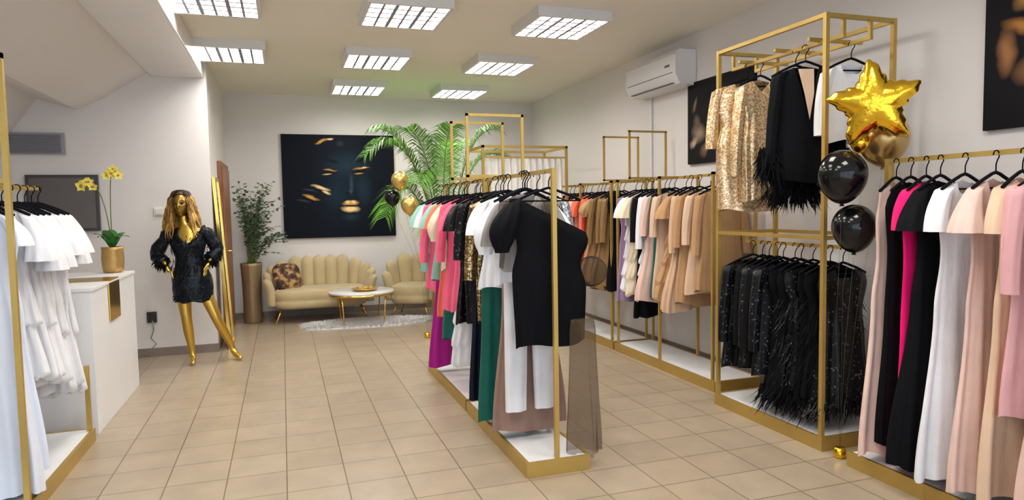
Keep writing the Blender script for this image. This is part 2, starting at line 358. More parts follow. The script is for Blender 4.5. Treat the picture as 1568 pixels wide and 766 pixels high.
for j in range(8):
    for i in range(nx): a=j*(nx+1)+i; fs.append((a,a+1,a+nx+2,a+nx+1))
mb.add(vs,fs,1)
mb.obj('curtained_fitting_frame',[GOLD,mat('curtain_white',(.85,.84,.80),.8,bump=(10,.2,.02))])

# ------------------------------------------------------------------ garments
def lerpprof(P,t):
    for i in range(len(P)-1):
        if t<=P[i+1][0]:
            a,b=P[i],P[i+1]; k=(t-a[0])/max(1e-6,b[0]-a[0]); k=k*k*(3-2*k)
            return [a[j]+(b[j]-a[j])*k for j in range(1,4)]
    return list(P[-1][1:])
def hanger(mb,mi,w=.19):
    pts=[(.0,0,-.095),(0,0,-.055)]+[( .022*math.cos(a),0,-.013+.022*math.sin(a)) for a in [(-60+i*30)*PI/180 for i in range(9)]]
    mb.tube(pts,.0032,5,mi)
    mb.tube([(-w,0,-.165),(-w*.6,0,-.13),(-.03,0,-.10),(0,0,-.092),(.03,0,-.10),(w*.6,0,-.13),(w,0,-.165)],.008,6,mi)
    mb.tube([(-w,0,-.165),(w,0,-.165)],.005,6,mi)
SH={
'dress':[(0,.19,.015,0),(.06,.20,.04,.003),(.30,.155,.05,.006),(.5,.17,.06,.012),(1,.21,.075,.024)],
'sheath':[(0,.18,.015,0),(.06,.19,.04,.002),(.32,.15,.045,.004),(.5,.175,.055,.006),(1,.165,.05,.010)],
'flare':[(0,.18,.015,0),(.06,.19,.04,.003),(.28,.14,.045,.006),(.45,.19,.06,.02),(1,.30,.085,.045)],
'gown':[(0,.15,.015,0),(.05,.17,.035,.003),(.22,.14,.04,.005),(.40,.165,.05,.012),(1,.24,.08,.034)],
'slim':[(0,.12,.012,0),(.05,.15,.03,.003),(.25,.13,.04,.006),(.5,.14,.05,.012),(1,.17,.06,.022)],
'strap':[(0,.115,.010,0),(.04,.12,.02,.002),(.10,.135,.04,.003),(.24,.125,.04,.005),(.42,.155,.05,.010),(1,.22,.075,.028)],
'top':[(0,.19,.015,0),(.1,.20,.04,.004),(.6,.19,.05,.010),(1,.20,.055,.016)],
'coat':[(0,.20,.02,0),(.06,.22,.05,.003),(.4,.19,.06,.006),(1,.24,.07,.012)],
'skirt':[(0,.15,.02,.002),(.1,.16,.035,.006),(1,.26,.08,.035)],
'panel':[(0,.11,.02,.004),(.1,.12,.03,.010),(1,.16,.05,.022)],
}
def feathers(mb,mi,n,x0,x1,z,ln,dep=.06,out=.05,wd=.004):
    for _ in range(n):
        x=random.uniform(x0,x1); y=random.uniform(-dep,dep); zz=z+random.uniform(-.03,.06)
        dx=random.uniform(-out,out)+(x-(x0+x1)/2)*.25; dy=random.uniform(-out,out); l=ln*random.uniform(.5,1.15); w=random.uniform(.4,1.2)*wd
        p0=Vector((x,y,zz)); p1=p0+Vector((dx*.5,dy*.5,-l*.55)); p2=p0+Vector((dx*1.4,dy*1.2,-l))
        a=Vector((random.uniform(-1,1),random.uniform(-1,1),0)).normalized()*w
        mb.add([p0-a,p0+a,p1+a*1.4,p1-a*1.4,p2],[(0,1,2,3),(3,2,4)],mi)
def garment(name,m,x,y,z,L=1.0,shape='dress',rot=0.,sleeve=None,slen=.5,sm=None,neck=.08,vneck=False,tiers=0,tamp=.03,k=None,nohang=False,feather=None,sw=1.,dw=1.,hemj=.012,trail=0.,oneshoulder=False,lining=None,tier0=.12):
    mats=[m,VELV,sm or m,lining or m]; mb=MB(); P=SH[shape]; sh=P[0][1]*sw
    k=k or random.choice((4,5,5,6,7))
    ph=random.uniform(0,6.28); ph2=random.uniform(0,6.28); ph3=random.uniform(0,6.28); nt_=32 if not tiers else 44; na=84; rs=[]
    for i in range(nt_+1):
        t=i/nt_; hw,hd,fa=lerpprof(P,t); hw*=sw; hd*=dw; ring=[]
        tier=0
        if tiers and t>tier0:
            q=((t-tier0)/(1-tier0)*tiers)%1.; 
            tier=tamp*(q-.2)
        for j in range(na):
            th=2*PI*j/na; c,s=math.cos(th),math.sin(th)
            cc=math.copysign(abs(c)**.85,c)
            xx=(hw+tier)*cc
            fo=fa*(.75+.45*math.sin(th+ph3))*(math.sin(k*th+ph+1.0*math.sin(t*3+ph2))*.65+.40*math.sin((k+3)*th+ph2+.6*t)+.28*math.sin((2*k+3)*th+ph3-t))
            if tiers: fo+=tier*.6*math.sin(13*th+ph+int(t*tiers)*1.7)
            yy=(hd+tier*.6)*s+fo*(1 if s>0 else -1)*min(1,abs(s)*2)
            xx+=fo*.6*c
            ax=min(1,abs(xx)/max(sh,.01))
            zt=-.105-.065*ax
            if shape in('skirt','panel'): zt=-.17
            elif oneshoulder:
                u=(xx/sh+1)/2; zt=-.15-.20*max(0,min(1,u*1.1-.1))
            else:
                rr=.42
                if ax<rr:
                    d=(1-ax/rr) if vneck else math.sqrt(max(0,1-(ax/rr)**2))
                    zt-= (neck if s<0 else .015)*d
            zb=-L+hemj*math.sin(3*th+ph)+trail*c
            zz=zt*(1-t)+zb*t
            ring.append(Vector((xx,yy,zz)))
        rs.append(ring)
    mb.rings(rs,0)
    if lining:
        d=.045; mb.add([(-.05,-d*.2,-.14),(.05,-d*.2,-.14),(.03,-d*1.25,-.30),(.0,-d*1.45,-.46),(-.03,-d*1.25,-.30)],[(0,1,2,4),(4,2,3)],3)
    if sleeve:
        for sd in (-1,1):
            if sleeve=='one' and sd>0: continue
            st='puff' if sleeve=='one' else sleeve
            n=14; rs=[]
            P0=Vector((sd*(sh-.02),0,-.165)); 
            if st in('puff','short','flutter'): out=.07; sl=slen if slen<.35 else .2
            else: out=.05; sl=slen
            P1=P0+Vector((sd*out,-.005,-sl*.45)); P2=P0+Vector((sd*(out+.01),-.02,-sl))
            for i,p in enumerate(bez(P0,P1,P2,n)):
                t=i/n
                if st=='puff': r=.045+.055*math.sin(min(1,t*1.05)*PI)**.8
                elif st=='short': r=.055+.012*t
                elif st=='flutter': r=.045+.05*t
                elif st=='bell': r=.05+.05*max(0,t-.4)
                else: r=.055-.012*t
                rg=[]
                for j in range(28):
                    a=2*PI*j/28
                    fr=r*(1+.13*math.sin(7*a+ph+t*2)*(t if st=='flutter' else 1 if st in('puff','bell') else .5))
                    rg.append(p+Vector((math.cos(a)*fr*(.8),math.sin(a)*fr*.75,-math.cos(a)*sd*fr*.35*(1-t))))
                rs.append(rg)
            mb.rings(rs,2,True,False)
            if sleeve=='long' and feather=='cuff':
                feathers(mb,2,260,P2.x-.06,P2.x+.06,P2.z+.05,.22,.05,.06)
    if feather=='hem': feathers(mb,0,420,-P[-1][1]*sw*1.05,P[-1][1]*sw*1.05,-L+.03,.14,.09,.03)
    if feather=='all':
        for q in range(10): feathers(mb,0,70,-.20*sw,.20*sw,-.35-(L-.4)*q/10,.12,.08,.018,.003)
    if not nohang: hanger(mb,1,min(.2,sh))
    return mb.obj(name,mats,loc=(x,y,z),rotz=rot)
def R(a): return random.uniform(-a,a)
def trousers(name,m,x,y,z,L=1.,rot=0):
    mb=MB(); ph=random.random()*6
    for sd in (-1,1):
        rs=[]
        for i in range(21):
            t=i/20; c=Vector((sd*(.075+.02*t),.0,-.17-(L-.17)*t)); rx=.085-.02*t; ry=.03+.015*math.sin(t*PI)
            rs.append([c+Vector((math.cos(a)*rx,math.sin(a)*ry+.004*math.sin(5*a+ph+4*t),0)) for a in [2*PI*j/28 for j in range(28)]])
        mb.rings(rs,0,True,False)
    hanger(mb,1,.16)
    return mb.obj(name,[m,VELV],loc=(x,y,z),rotz=rot)

# --- centre rack garments (near -> far)
zc=1.69; xc=1.41
garment('black_one_shoulder_dress',BLACK,xc+.01,3.56,zc,.98,'sheath',rot=.05,sleeve='one',slen=.28,sw=1.30,dw=.9,k=5,oneshoulder=True)
garment('black_tulle_top',TULLEB,xc-.10,3.64,zc,.55,'top',rot=-.1,sleeve='short',slen=.25,sw=.8)
garment('white_blouse',WHITEF,xc-.09,3.71,zc,.64,'top',rot=-.1,sleeve='puff',slen=.3,sw=.9)
trousers('white_trousers',WHITEF,xc-.03,3.80,zc,1.42,.05)
garment('mauve_evening_gown',MAUVE,xc-.01,3.90,zc,1.56,'gown',rot=.1,dw=.8)
garment('silver_sequin_top',SEQS,xc+.10,3.98,zc,.6,'top',sleeve='long',slen=.45)
garment('white_blouse',WHITEF,xc-.06,4.07,zc,.7,'dress',rot=.15,sleeve='short',slen=.2)
garment('emerald_evening_gown',EMER,xc-.06,4.16,zc,1.58,'slim',rot=-.1,dw=.8,sw=1.15)
garment('bronze_sequin_dress',SEQO,xc-.05,4.25,zc,.95,'sheath',sleeve='long',slen=.5,sw=1.05,dw=.7)
garment('navy_evening_gown',NAVY,xc-.05,4.36,zc,1.5,'slim',dw=.8,sw=1.25,sleeve='long',slen=.5)
garment('black_sequin_dress',SEQB,xc-.01,4.66,zc,1.02,'sheath',sleeve='long',slen=.4,sw=1.1,dw=.8)
garment('black_sequin_dress',SEQB,xc-.02,4.84,zc,1.05,'dress',rot=.1,dw=.8,sleeve='short')
garment('pink_satin_dress',PINK,xc-.02,4.95,zc,.98,'dress',rot=-.1,sleeve='short')
garment('white_lace_tiered_dress',WHITEF,xc+.0,5.06,zc,1.42,'dress',tiers=7,sw=.95,tamp=.02)
garment('pink_satin_dress',PINK,xc-.03,5.18,zc,1.0,'dress',sleeve='long',slen=.45)
garment('emerald_evening_gown',EMER,xc-.02,5.29,zc,1.25,'dress')
garment('cream_blouse',CREAM,xc,5.38,zc,.7,'top',sleeve='puff',slen=.3)
garment('coral_dress',CORAL,xc-.02,5.47,zc,1.1,'dress',sleeve='short')
garment('mint_dress',MINT,xc-.04,5.57,zc,.8,'dress',sleeve='short')
garment('magenta_evening_gown',MAGEN,xc-.02,5.68,zc,1.55,'gown',dw=.7)
garment('pink_satin_dress',PINK,xc-.04,5.79,zc,.9,'dress',sleeve='long',slen=.5)
garment('white_blouse',WHITEF,xc-.03,5.90,zc,.6,'top',sleeve='short',slen=.2)
garment('mint_dress',MINT,xc-.05,6.0,zc,.75,'dress',sleeve='short')
garment('brown_tulle_skirt',TULLEB,xc+.19,3.52,1.02,.96,'panel',rot=.2,sw=.72,dw=.9,nohang=True,k=5)
mb=MB()
mb.ell((0,0,0),(.095,.08,.085),28,18,0,fn=lambda p:p*(1+.07*math.sin(9*math.atan2(p.y,p.x))))
mb.obj('organza_puff_sleeve',TULLEK,loc=(xc+.29,3.60,1.11))

# --- right middle rack
z=1.73; x=3.38
L2=[(4.72,'camel_blazer_dress',BEIGE,.95,'coat','long'),(4.86,'camel_wrap_dress',CHAMP,1.0,'coat','long'),(4.98,'camel_blazer_dress',BEIGE,1.1,'coat','long'),
(5.10,'camel_wrap_dress',NUDE,1.15,'flare','long'),(5.22,'beige_ruffle_dress',BEIGE,1.12,'flare','flutter'),(5.36,'beige_coat',CHAMP,1.08,'coat','long'),(5.47,'emerald_dress',EMER,1.1,'dress',None),(5.55,'blush_dress',BLUSH,1.15,'flare','long'),
(5.66,'white_ruffle_dress',WHITEF,.9,'dress','long'),(5.76,'black_dress',BLACK,1.3,'dress','long'),(5.86,'cream_tiered_dress',CREAM,1.1,'dress','flutter'),(5.97,'white_tiered_dress',WHITEF,1.05,'dress','short'),(6.08,'lilac_dress',LILAC,1.2,'dress',None),
(6.32,'black_dress',BLACK,1.1,'dress',None),(6.42,'brown_satin_dress',OLIVE,1.1,'dress','long'),(6.54,'brown_satin_dress',OLIVE,1.15,'flare','long'),(6.66,'brown_satin_dress',OLIVE,1.05,'dress','long'),(6.78,'bronze_dress',BEIGE,1.1,'flare','puff'),
(6.90,'brown_satin_dress',OLIVE,1.1,'flare',None),(7.0,'coral_dress',CORAL,1.0,'dress','long'),(7.12,'coral_dress',CORAL,1.05,'dress','short'),(7.24,'pink_dress',BLUSH,.95,'dress','long'),(7.36,'coral_dress',CORAL,1.0,'dress','long'),(7.48,'red_dress',RED,.9,'dress',None),(7.6,'pink_dress',PINK,1.0,'dress','long'),(7.72,'pink_dress',BLUSH,1.0,'dress','long')]
for (y,nm,mm,L,shp,sl) in L2:
    garment(nm,mm,x+R(.02),y,z,L,shp,rot=R(.18),sleeve=sl,slen=random.uniform(.35,.5),tiers=5 if 'tier' in nm or 'ruffle' in nm else 0,tamp=.022,dw=.8,trail=R(.05),vneck=random.random()<.5)

# --- tall rack, top
garment('gold_sequin_dress',SEQG,3.14,4.06,2.46,1.02,'sheath',rot=-.30,sleeve='long',slen=.42,vneck=True,neck=.2,sw=1.28,dw=1.1)
garment('gold_sequin_dress',SEQG,3.16,3.95,2.46,.95,'sheath',rot=-.1,sleeve='long',slen=.62,vneck=True,neck=.1,sw=.9)
garment('black_feather_blazer',BLACK,3.12,3.48,2.46,.84,'coat',rot=-.30,sleeve='long',slen=.56,feather='cuff',vneck=True,neck=.30,sw=.90,lining=CHAMP)
garment('black_feather_dress',BLACK,3.15,3.60,2.46,.92,'sheath',rot=-.2,feather='hem',sw=.9)
garment('white_blouse',WHITEF,3.34,3.34,2.46,.6,'top',rot=-.2,sleeve='long',slen=.4,sw=.9)
# --- tall rack, bottom
z=1.21
for i in range(11):
    y=3.30+i*.082
    if i<6: garment('black_feather_skirt',BLACK if i%3 else SEQB,3.25+R(.02),y,z,.97+R(.06),'dress',rot=R(.15),feather='all' if i in(1,3) else 'hem',sw=1.05)
    else: garment('black_sequin_jacket',SEQB if i%2==0 else BLACK,3.24+R(.02),y,z,.88+R(.05),'coat',rot=R(.15),sleeve='long',slen=.55,sw=1.05)
# --- right front rack
z=1.71; x=3.14
RF=[(2.82,'blush_evening_gown',BLUSH,1.58,'strap',None),(2.73,'black_evening_gown',BLACK,1.5,'slim',None),(2.64,'fuchsia_evening_gown',FUCH,1.58,'slim','short'),(2.56,'black_evening_gown',BLACK,1.56,'gown','flutter'),
(2.43,'white_evening_gown',WHITEF,1.57,'gown','short'),(2.28,'blush_evening_gown',BLUSH,1.57,'gown','flutter'),(2.16,'blush_evening_gown',CHAMP,1.55,'gown','short'),(2.05,'dusty_pink_coat_dress',DUSTY,1.15,'coat','long'),
(1.93,'nude_coat_dress',BLUSH,1.57,'gown','long'),(1.82,'nude_coat_dress',NUDE,1.0,'coat','long'),(1.70,'dusty_pink_gown',DUSTY,1.5,'gown','long'),(1.58,'white_evening_gown',WHITEF,1.5,'gown',None),(1.44,'blush_evening_gown',BLUSH,1.5,'gown',None),(1.30,'nude_gown',NUDE,1.5,'gown',None)]
for (y,nm,mm,L,shp,sl) in RF:
    garment(nm,mm,x,y,z,L,shp,rot=.12+R(.06),sleeve=sl,slen=.45 if sl=='long' else .2,dw=.75,sw=1.12 if shp!='slim' else 1.3,vneck=random.random()<.4)
# --- left rack
z=1.66
garment('white_satin_gown',WSAT,-1.42,3.97,z,1.56,'gown',rot=-.1,sleeve='short',slen=.15,sw=.95)
garment('white_satin_gown',WSAT,-1.43,4.10,z,1.5,'gown',rot=-.15,sw=.95)
for i in range(7):
    garment('white_ruffle_dress',WHITEF,-1.43,4.24+i*.115,z,1.08+.03*i+R(.04),'dress',rot=-.25+R(.1),sleeve='flutter',slen=.30 if i%2 else .24,tiers=1 if i%2 else 2,tier0=.55 if i%2 else .35,tamp=.03,sw=.98,neck=.14,vneck=True,k=6)

# ------------------------------------------------------------------ counter + orchid
mb=MB(); mb.box((-1.8,5.18,0),(-1.23,6.55,.975)); mb.box((-1.81,5.17,.975),(-1.222,6.56,1.0))
mb.box((-1.228,5.62,.70),(-1.219,5.95,.985),1); mb.box((-1.70,5.62,1.0),(-1.219,5.95,1.006),1)
mb.obj('reception_counter',[WHITE,GOLDS],bevel=.004)
mb=MB(); c=(-1.355,6.43,1.0)
mb.lathe(c,[(.055,0),(.075,.01),(.082,.06),(.085,.12),(.08,.19),(.084,.215),(.072,.215),(.07,.18)],32,0,16,.015)
mb.ell((c[0],c[1],1.19),(.07,.07,.02),16,8,1)
for i in range(7):
    a=i*.9; d=Vector((math.cos(a),math.sin(a),0)); p0=Vector(c)+Vector((0,0,.2)); pts=bez(p0,p0+d*.05+Vector((0,0,.14)),p0+d*.13+Vector((0,0,.10+.03*(i%3))),8); w=[.012,.03,.04,.044,.045,.042,.035,.022,.003]
    sd=d.cross(Vector((0,0,1))); vs=[]
    for p,ww in zip(pts,w): vs+= [p-sd*ww,p+Vector((0,0,-.006)),p+sd*ww]
    fs=[]
    for q in range(8): fs+= [(q*3,q*3+1,q*3+4,q*3+3),(q*3+1,q*3+2,q*3+5,q*3+4)]
    mb.add(vs,fs,2)
def flower(mb,c,s,mi,mi2):
    c=Vector(c); n=Vector((.2+R(.3),-1,R(.2))).normalized(); u=n.cross(Vector((0,0,1))).normalized(); v=u.cross(n)
    for q in range(5):
        a=q*2*PI/5+PI/2; d=u*math.cos(a)+v*math.sin(a); e=n.cross(d); 
        mb.add([c,c+d*s*.5+e*s*.38+n*.004,c+d*s+n*.008,c+d*s*.5-e*s*.38+n*.004],[(0,1,2,3)],mi)
    mb.ell(c+n*.008,(s*.2,s*.2,s*.2),8,6,mi2)
for (ex,ez,bx,lean) in ((-.20,.62,-.02,.78),(.05,.72,.02,.9)):
    p0=Vector(c)+Vector((0,0,.2)); pts=bez(p0,Vector(c)+Vector((bx-.02,0,lean+.08)),Vector(c)+Vector((ex,0,.1+ez)),14); mb.tube(pts,.004,6,3)
    for q in range(9,15): flower(mb,pts[q]+Vector((R(.03),-.02,R(.03))),random.uniform(.032,.046),4,5)
mb.obj('potted_orchid',[mat('orchid_pot_gold',(.50,.32,.11),.4,.6,bump=(30,.4,.01)),mat('orchid_moss',(.08,.06,.03),.9),mat('orchid_leaf',(.04,.18,.03),.4),STEM,mat('orchid_petal_yellow',(.75,.66,.10),.6),mat('orchid_centre',(.5,.15,.05),.6)])

# ------------------------------------------------------------------ sofa + armchair
m,nt,b=_nt('pillow_floral'); tc=nt.nodes.new('ShaderNodeTexCoord'); v=nt.nodes.new('ShaderNodeTexNoise'); v.inputs['Scale'].default_value=14; nt.links.new(tc.outputs['Object'],v.inputs['Vector'])
r_=nt.nodes.new('ShaderNodeValToRGB'); els=r_.color_ramp.elements; els[0].position=.42; els[0].color=(.03,.02,.015,1); els[1].position=.64; els[1].color=(.45,.30,.12,1); e_=els.new(.52); e_.color=(.16,.06,.03,1)
nt.links.new(v.outputs['Fac'],r_.inputs['Fac']); nt.links.new(r_.outputs['Color'],b.inputs['Base Color']); b.inputs['Roughness'].default_value=.8
PILL=m
def shell_seat(name,w,d,nch,loc,rotz,hb=.84,pillow=False):
    e=empty(name,loc,rotz)
    mb=MB(); hw=w/2
    rad=min(.34,hw*.8); yf=-d*.34; yb=d/2-.08
    pl=[Vector((-hw+.07,yf,0))]+[Vector((-hw+.07,yb-rad,0))]
    for i in range(1,13):
        a=PI-i*(PI/2)/12; pl.append(Vector((-hw+.07+rad+math.cos(a)*rad,yb-rad+math.sin(a)*rad,0)))
    for i in range(0,13):
        a=PI/2-i*(PI/2)/12; pl.append(Vector((hw-.07-rad+math.cos(a)*rad,yb-rad+math.sin(a)*rad,0)))
    pl.append(Vector((hw-.07,yf,0)))
    ds=[0]
    for i in range(len(pl)-1): ds.append(ds[-1]+(pl[i+1]-pl[i]).length)
    T=ds[-1]
    def at(s):
        for i in range(len(pl)-1):
            if s<=ds[i+1] or i==len(pl)-2:
                k=(s-ds[i])/max(1e-9,ds[i+1]-ds[i]); p=pl[i].lerp(pl[i+1],k); t=(pl[i+1]-pl[i]).normalized(); return p,t
    cw=T/nch
    for i in range(nch):
        s=(i+.5)*cw; p,t=at(s); nrm=Vector((t.y,-t.x,0))
        f=abs(i+.5-nch/2)/(nch/2)
        h=hb-(.30*max(0,(f-.30)/.70)**1.3)
        z0=.24; rs=[]; nz=18
        for j in range(nz+1):
            u=j/nz; z=z0+(h-z0)*u
            ww=cw*(.46+.09*u); th=.06
            if u>.85: q=(u-.85)/.15; sc=math.sqrt(max(0.0001,1-q*q)); ww*=sc*.9+.1*(1-q); th*=sc*.8+.2*(1-q)
            if j==nz: ww=.004; th=.004
            off=-nrm*(.07*u*u)
            rs.append([p+off+Vector((0,0,z))+t*math.cos(a)*ww*1.08+nrm*math.sin(a)*th for a in [2*PI*q2/16 for q2 in range(16)]])
        mb.rings(rs,0,True,True)
    mb.obj('channel_back',VELVET,e)
    mb=MB(); rs=[]
    def seatring(sc,z):
        r=[]
        for j in range(48):
            a=2*PI*j/48; c_,s_=math.cos(a),math.sin(a)
            xx=math.copysign(abs(c_)**.45,c_)*(hw-.10)*sc; yy=math.copysign(abs(s_)**.5,s_)*(d/2-.05)*sc-.03
            r.append(Vector((xx,yy,z)))
        return r
    for sc,z in ((.90,.20),(.98,.22),(1.0,.26),(.985,.30),(.97,.305),(1.0,.33),(1.01,.37),(.99,.42),(.94,.445),(.6,.455),(.05,.455)): rs.append(seatring(sc,z))
    mb.rings(rs,0,True,True); mb.obj('seat_cushion',VELVET,e)
    mb=MB()
    for sx in (-1,1):
        for sy in (-1,1):
            mb.tube([(sx*(hw-.2),sy*(d/2-.17),.22),(sx*(hw-.1),sy*(d/2-.08),0.0)],[.014,.009],8,0)
    mb.obj('legs',GOLDS,e)
    if pillow:
        mb=MB(); M=Matrix.Translation((-hw+.27,-.02,.60))@Matrix.Rotation(.45,4,'Z')@Matrix.Rotation(-.35,4,'X')
        def f(p):
            x=p.x/.19; z=p.z/.19
            q=Vector((math.copysign(abs(x)**.55,x)*.19,p.y,math.copysign(abs(z)**.55,z)*.19)); return M@q
        mb.ell((0,0,0),(.19,.075,.19),28,20,0,fn=f); mb.obj('floral_pillow',PILL,e)
    return e
shell_seat('shell_sofa',1.40,.74,13,(.46,9.56,0),0,.86,True)
shell_seat('shell_armchair',.74,.68,7,(1.70,9.36,0),-.45,.86)
mb=MB(); rs=[]; nr=18
for i in range(nr+1):
    t=1-i/nr
    rs.append([Vector((.98+math.cos(a)*.82*t*(1+.05*math.sin(5*a+1)+.03*math.sin(11*a)),8.86+math.sin(a)*.27*t*(1+.05*math.sin(4*a)),.012+.03*min(1,(1-t)*5)+.008*noise.noise(Vector((math.cos(a)*t*14,math.sin(a)*t*8,0))))) for a in [2*PI*j/90 for j in range(90)]])
FUR=mat('white_fur',(.86,.85,.84),.95,bump=(45,1.,.03),sheen=.5)
mb.rings([[Vector((p.x,p.y,0)) for p in rs[0]]]+rs,0)
for _ in range(6000):
    a=random.uniform(0,2*PI); t=math.sqrt(random.random()); p=Vector((.98+math.cos(a)*.82*t*(1+.05*math.sin(5*a+1)+.03*math.sin(11*a)),8.86+math.sin(a)*.27*t*(1+.05*math.sin(4*a)),.03))
    if t>.97: p.z=.01
    d=Vector((R(.04)+math.cos(a)*.03*t,R(.03)+math.sin(a)*.03*t,.035)); w=Vector((R(.008),R(.008),0)); mb.add([p-w,p+w,p+d],[(0,1,2)],0)
mb.obj('white_fur_rug',FUR)
mb=MB(); c=(.93,8.88,.035)
MARB=mat('marble_top',(.70,.70,.70),.25,var=.08,vscale=5)
mb.lathe(c,[(.0,.385),(.41,.385),(.415,.39),(.415,.405),(.41,.41),(.0,.41)],48,1)
mb.lathe(c,[(.405,.362),(.417,.362),(.417,.386),(.405,.386)],48,0)
for k_ in range(4):
    a=PI/4+k_*PI/2; x_,y_=math.cos(a),math.sin(a)
    mb.tube([(c[0]+x_*.38,c[1]+y_*.38,c[2]+.365),(c[0]+x_*.35,c[1]+y_*.35,c[2]+.015),(c[0]+x_*.31,c[1]+y_*.31,c[2]+.0),(c[0],c[1],c[2]+.0)],.009,8,0)
mb.obj('round_coffee_table',[GOLDS,MARB])
mb=MB(); c=(.97,8.83,.445)
mb.lathe(c,[(.0,0),(.12,.0),(.17,.03),(.172,.034),(.165,.034),(.115,.008),(0,.008)],32,0)
for k_ in range(9): a=k_*2.4; r0=.025*math.sqrt(k_)*1.3; mb.ell((c[0]+math.cos(a)*r0,c[1]+math.sin(a)*r0,c[2]+.033),(.024,.024,.024),10,8,1)
mb.obj('gold_decor_bowl',[GOLDS,mat('bowl_fruit',(.55,.35,.08),.4)])

# ------------------------------------------------------------------ plants
mb=MB(); c=(-.42,9.66,0)
mb.lathe(c,[(.115,0),(.118,.02),(.115,.3),(.122,.55),(.135,.76),(.138,.80),(.125,.80),(.115,.74)],48,0,18,.02)
mb.ell((c[0],c[1],.76),(.115,.115,.02),16,8,3)
for i in range(72):
    a=random.uniform(0,2*PI); rr=random.uniform(.08,.45); hh=random.uniform(.55,1.12)
    ex=math.cos(a)*rr; ey=math.sin(a)*rr*.6; 
    if c[0]+ex<XS+.1: ex=XS+.1-c[0]
    if c[1]+ey>YB-.08: ey=YB-.08-c[1]
    if i%3==0: ex=abs(ex)*1.1; hh*=.75
    if i%7==0: ex=.40; hh=.30+R(.15); ey=-.15
    p0=Vector((c[0]+R(.05),c[1]+R(.05),.76)); pts=bez(p0,p0+Vector((ex*.25,ey*.25,hh*.7+.1)),p0+Vector((ex,ey,hh)),12)
    mb.tube(pts,[.004-.0002*q for q in range(13)],5,2)
    for q in range(3,13):
        for sd in (-1,1):
            p=pts[q]; az=random.uniform(0,2*PI); d=Vector((math.cos(az),math.sin(az)*.6,R(.5))).normalized(); s_=random.uniform(.028,.050); e2=d.cross(Vector((R(1),R(1),1))).normalized()
            mb.add([p,p+d*s_*.6+e2*s_*.45,p+d*s_*1.4,p+d*s_*.6-e2*s_*.45],[(0,1,2,3)],1)
mb.obj('potted_eucalyptus',[mat('tall_vase_gold',(.30,.22,.12),.45,.5,var=.1),LEAFD,STEM,mat('soil',(.05,.03,.02),.9)])

mb=MB(); c=Vector((2.02,8.70,0))
mb.lathe(c,[(.15,0),(.19,.02),(.21,.2),(.20,.38),(.21,.40),(.19,.40),(.18,.34)],40,0)
mb.ell((c.x,c.y,.35),(.175,.175,.02),16,8,3)
def frond(tip,ctrl,p0,nl=52,ll=.34,droop=.2):
    pts=bez(p0,ctrl,tip,30); mb.tube(pts,[.012-.0003*q for q in range(31)],6,2)
    for q in range(nl):
        t=.40+.60*q/(nl-1); i=min(29,int(t*30)); p=pts[i].lerp(pts[i+1],t*30-i) if i<30 else pts[30]
        tg=(pts[min(30,i+1)]-pts[i-1]).normalized(); side=tg.cross(Vector((0,0,1))).normalized(); up=side.cross(tg)
        l=ll*(math.sin(min(1,(t-.3)/.75)*PI*.9)*.8+.25)*random.uniform(.85,1.15)
        for sd in (-1,1):
            d=(side*sd*1.0+tg*(.65+R(.12))+up*(.25+R(.15))).normalized(); pm=p+d*l*.5; pe=p+d*l+Vector((0,0,-droop*l*2.2)); w=(tg.cross(d)).normalized().cross(d).normalized()*.0075
            mb.add([p-w*.5,p+w*.5,pm+w,pm-w,pe],[(0,1,2,3),(3,2,4)],1)
b0=c+Vector((0,0,.36))
for tip,ct in [((1.0,8.5,2.15),(1.7,8.7,2.85)),((1.18,8.3,1.40),(1.6,8.6,2.45)),((1.45,8.35,2.45),(1.85,8.7,2.6)),((2.70,8.55,2.50),(2.2,8.8,2.6)),((1.72,8.0,1.15),(1.7,8.6,2.2)),((1.2,9.2,2.35),(1.8,8.9,2.6)),((2.05,8.4,2.5),(1.95,8.7,2.3)),((2.3,9.1,2.35),(2.1,8.9,2.4)),((1.15,8.8,2.5),(1.7,8.8,2.6)),((2.85,8.7,2.15),(2.25,8.8,2.5)),((1.55,8.2,1.80),(1.8,8.6,2.35))]:
    frond(Vector(tip),Vector(ct),b0+Vector((R(.05),R(.05),0)))
mb.obj('potted_palm',[GOLD,LEAF,STEM,mat('soil',(.05,.03,.02),.9)])
mb=MB()
for i in range(9):
    t=i/8*.5
    mb.bar((1.95+t,YB-.02,2.05),(1.95+t,YB-.02,2.55),.014); mb.bar((1.95,YB-.02,2.05+t),(2.45,YB-.02,2.05+t),.014)
mb.obj('lattice_wall_panel',mat('lattice_grey',(.42,.43,.38),.6))

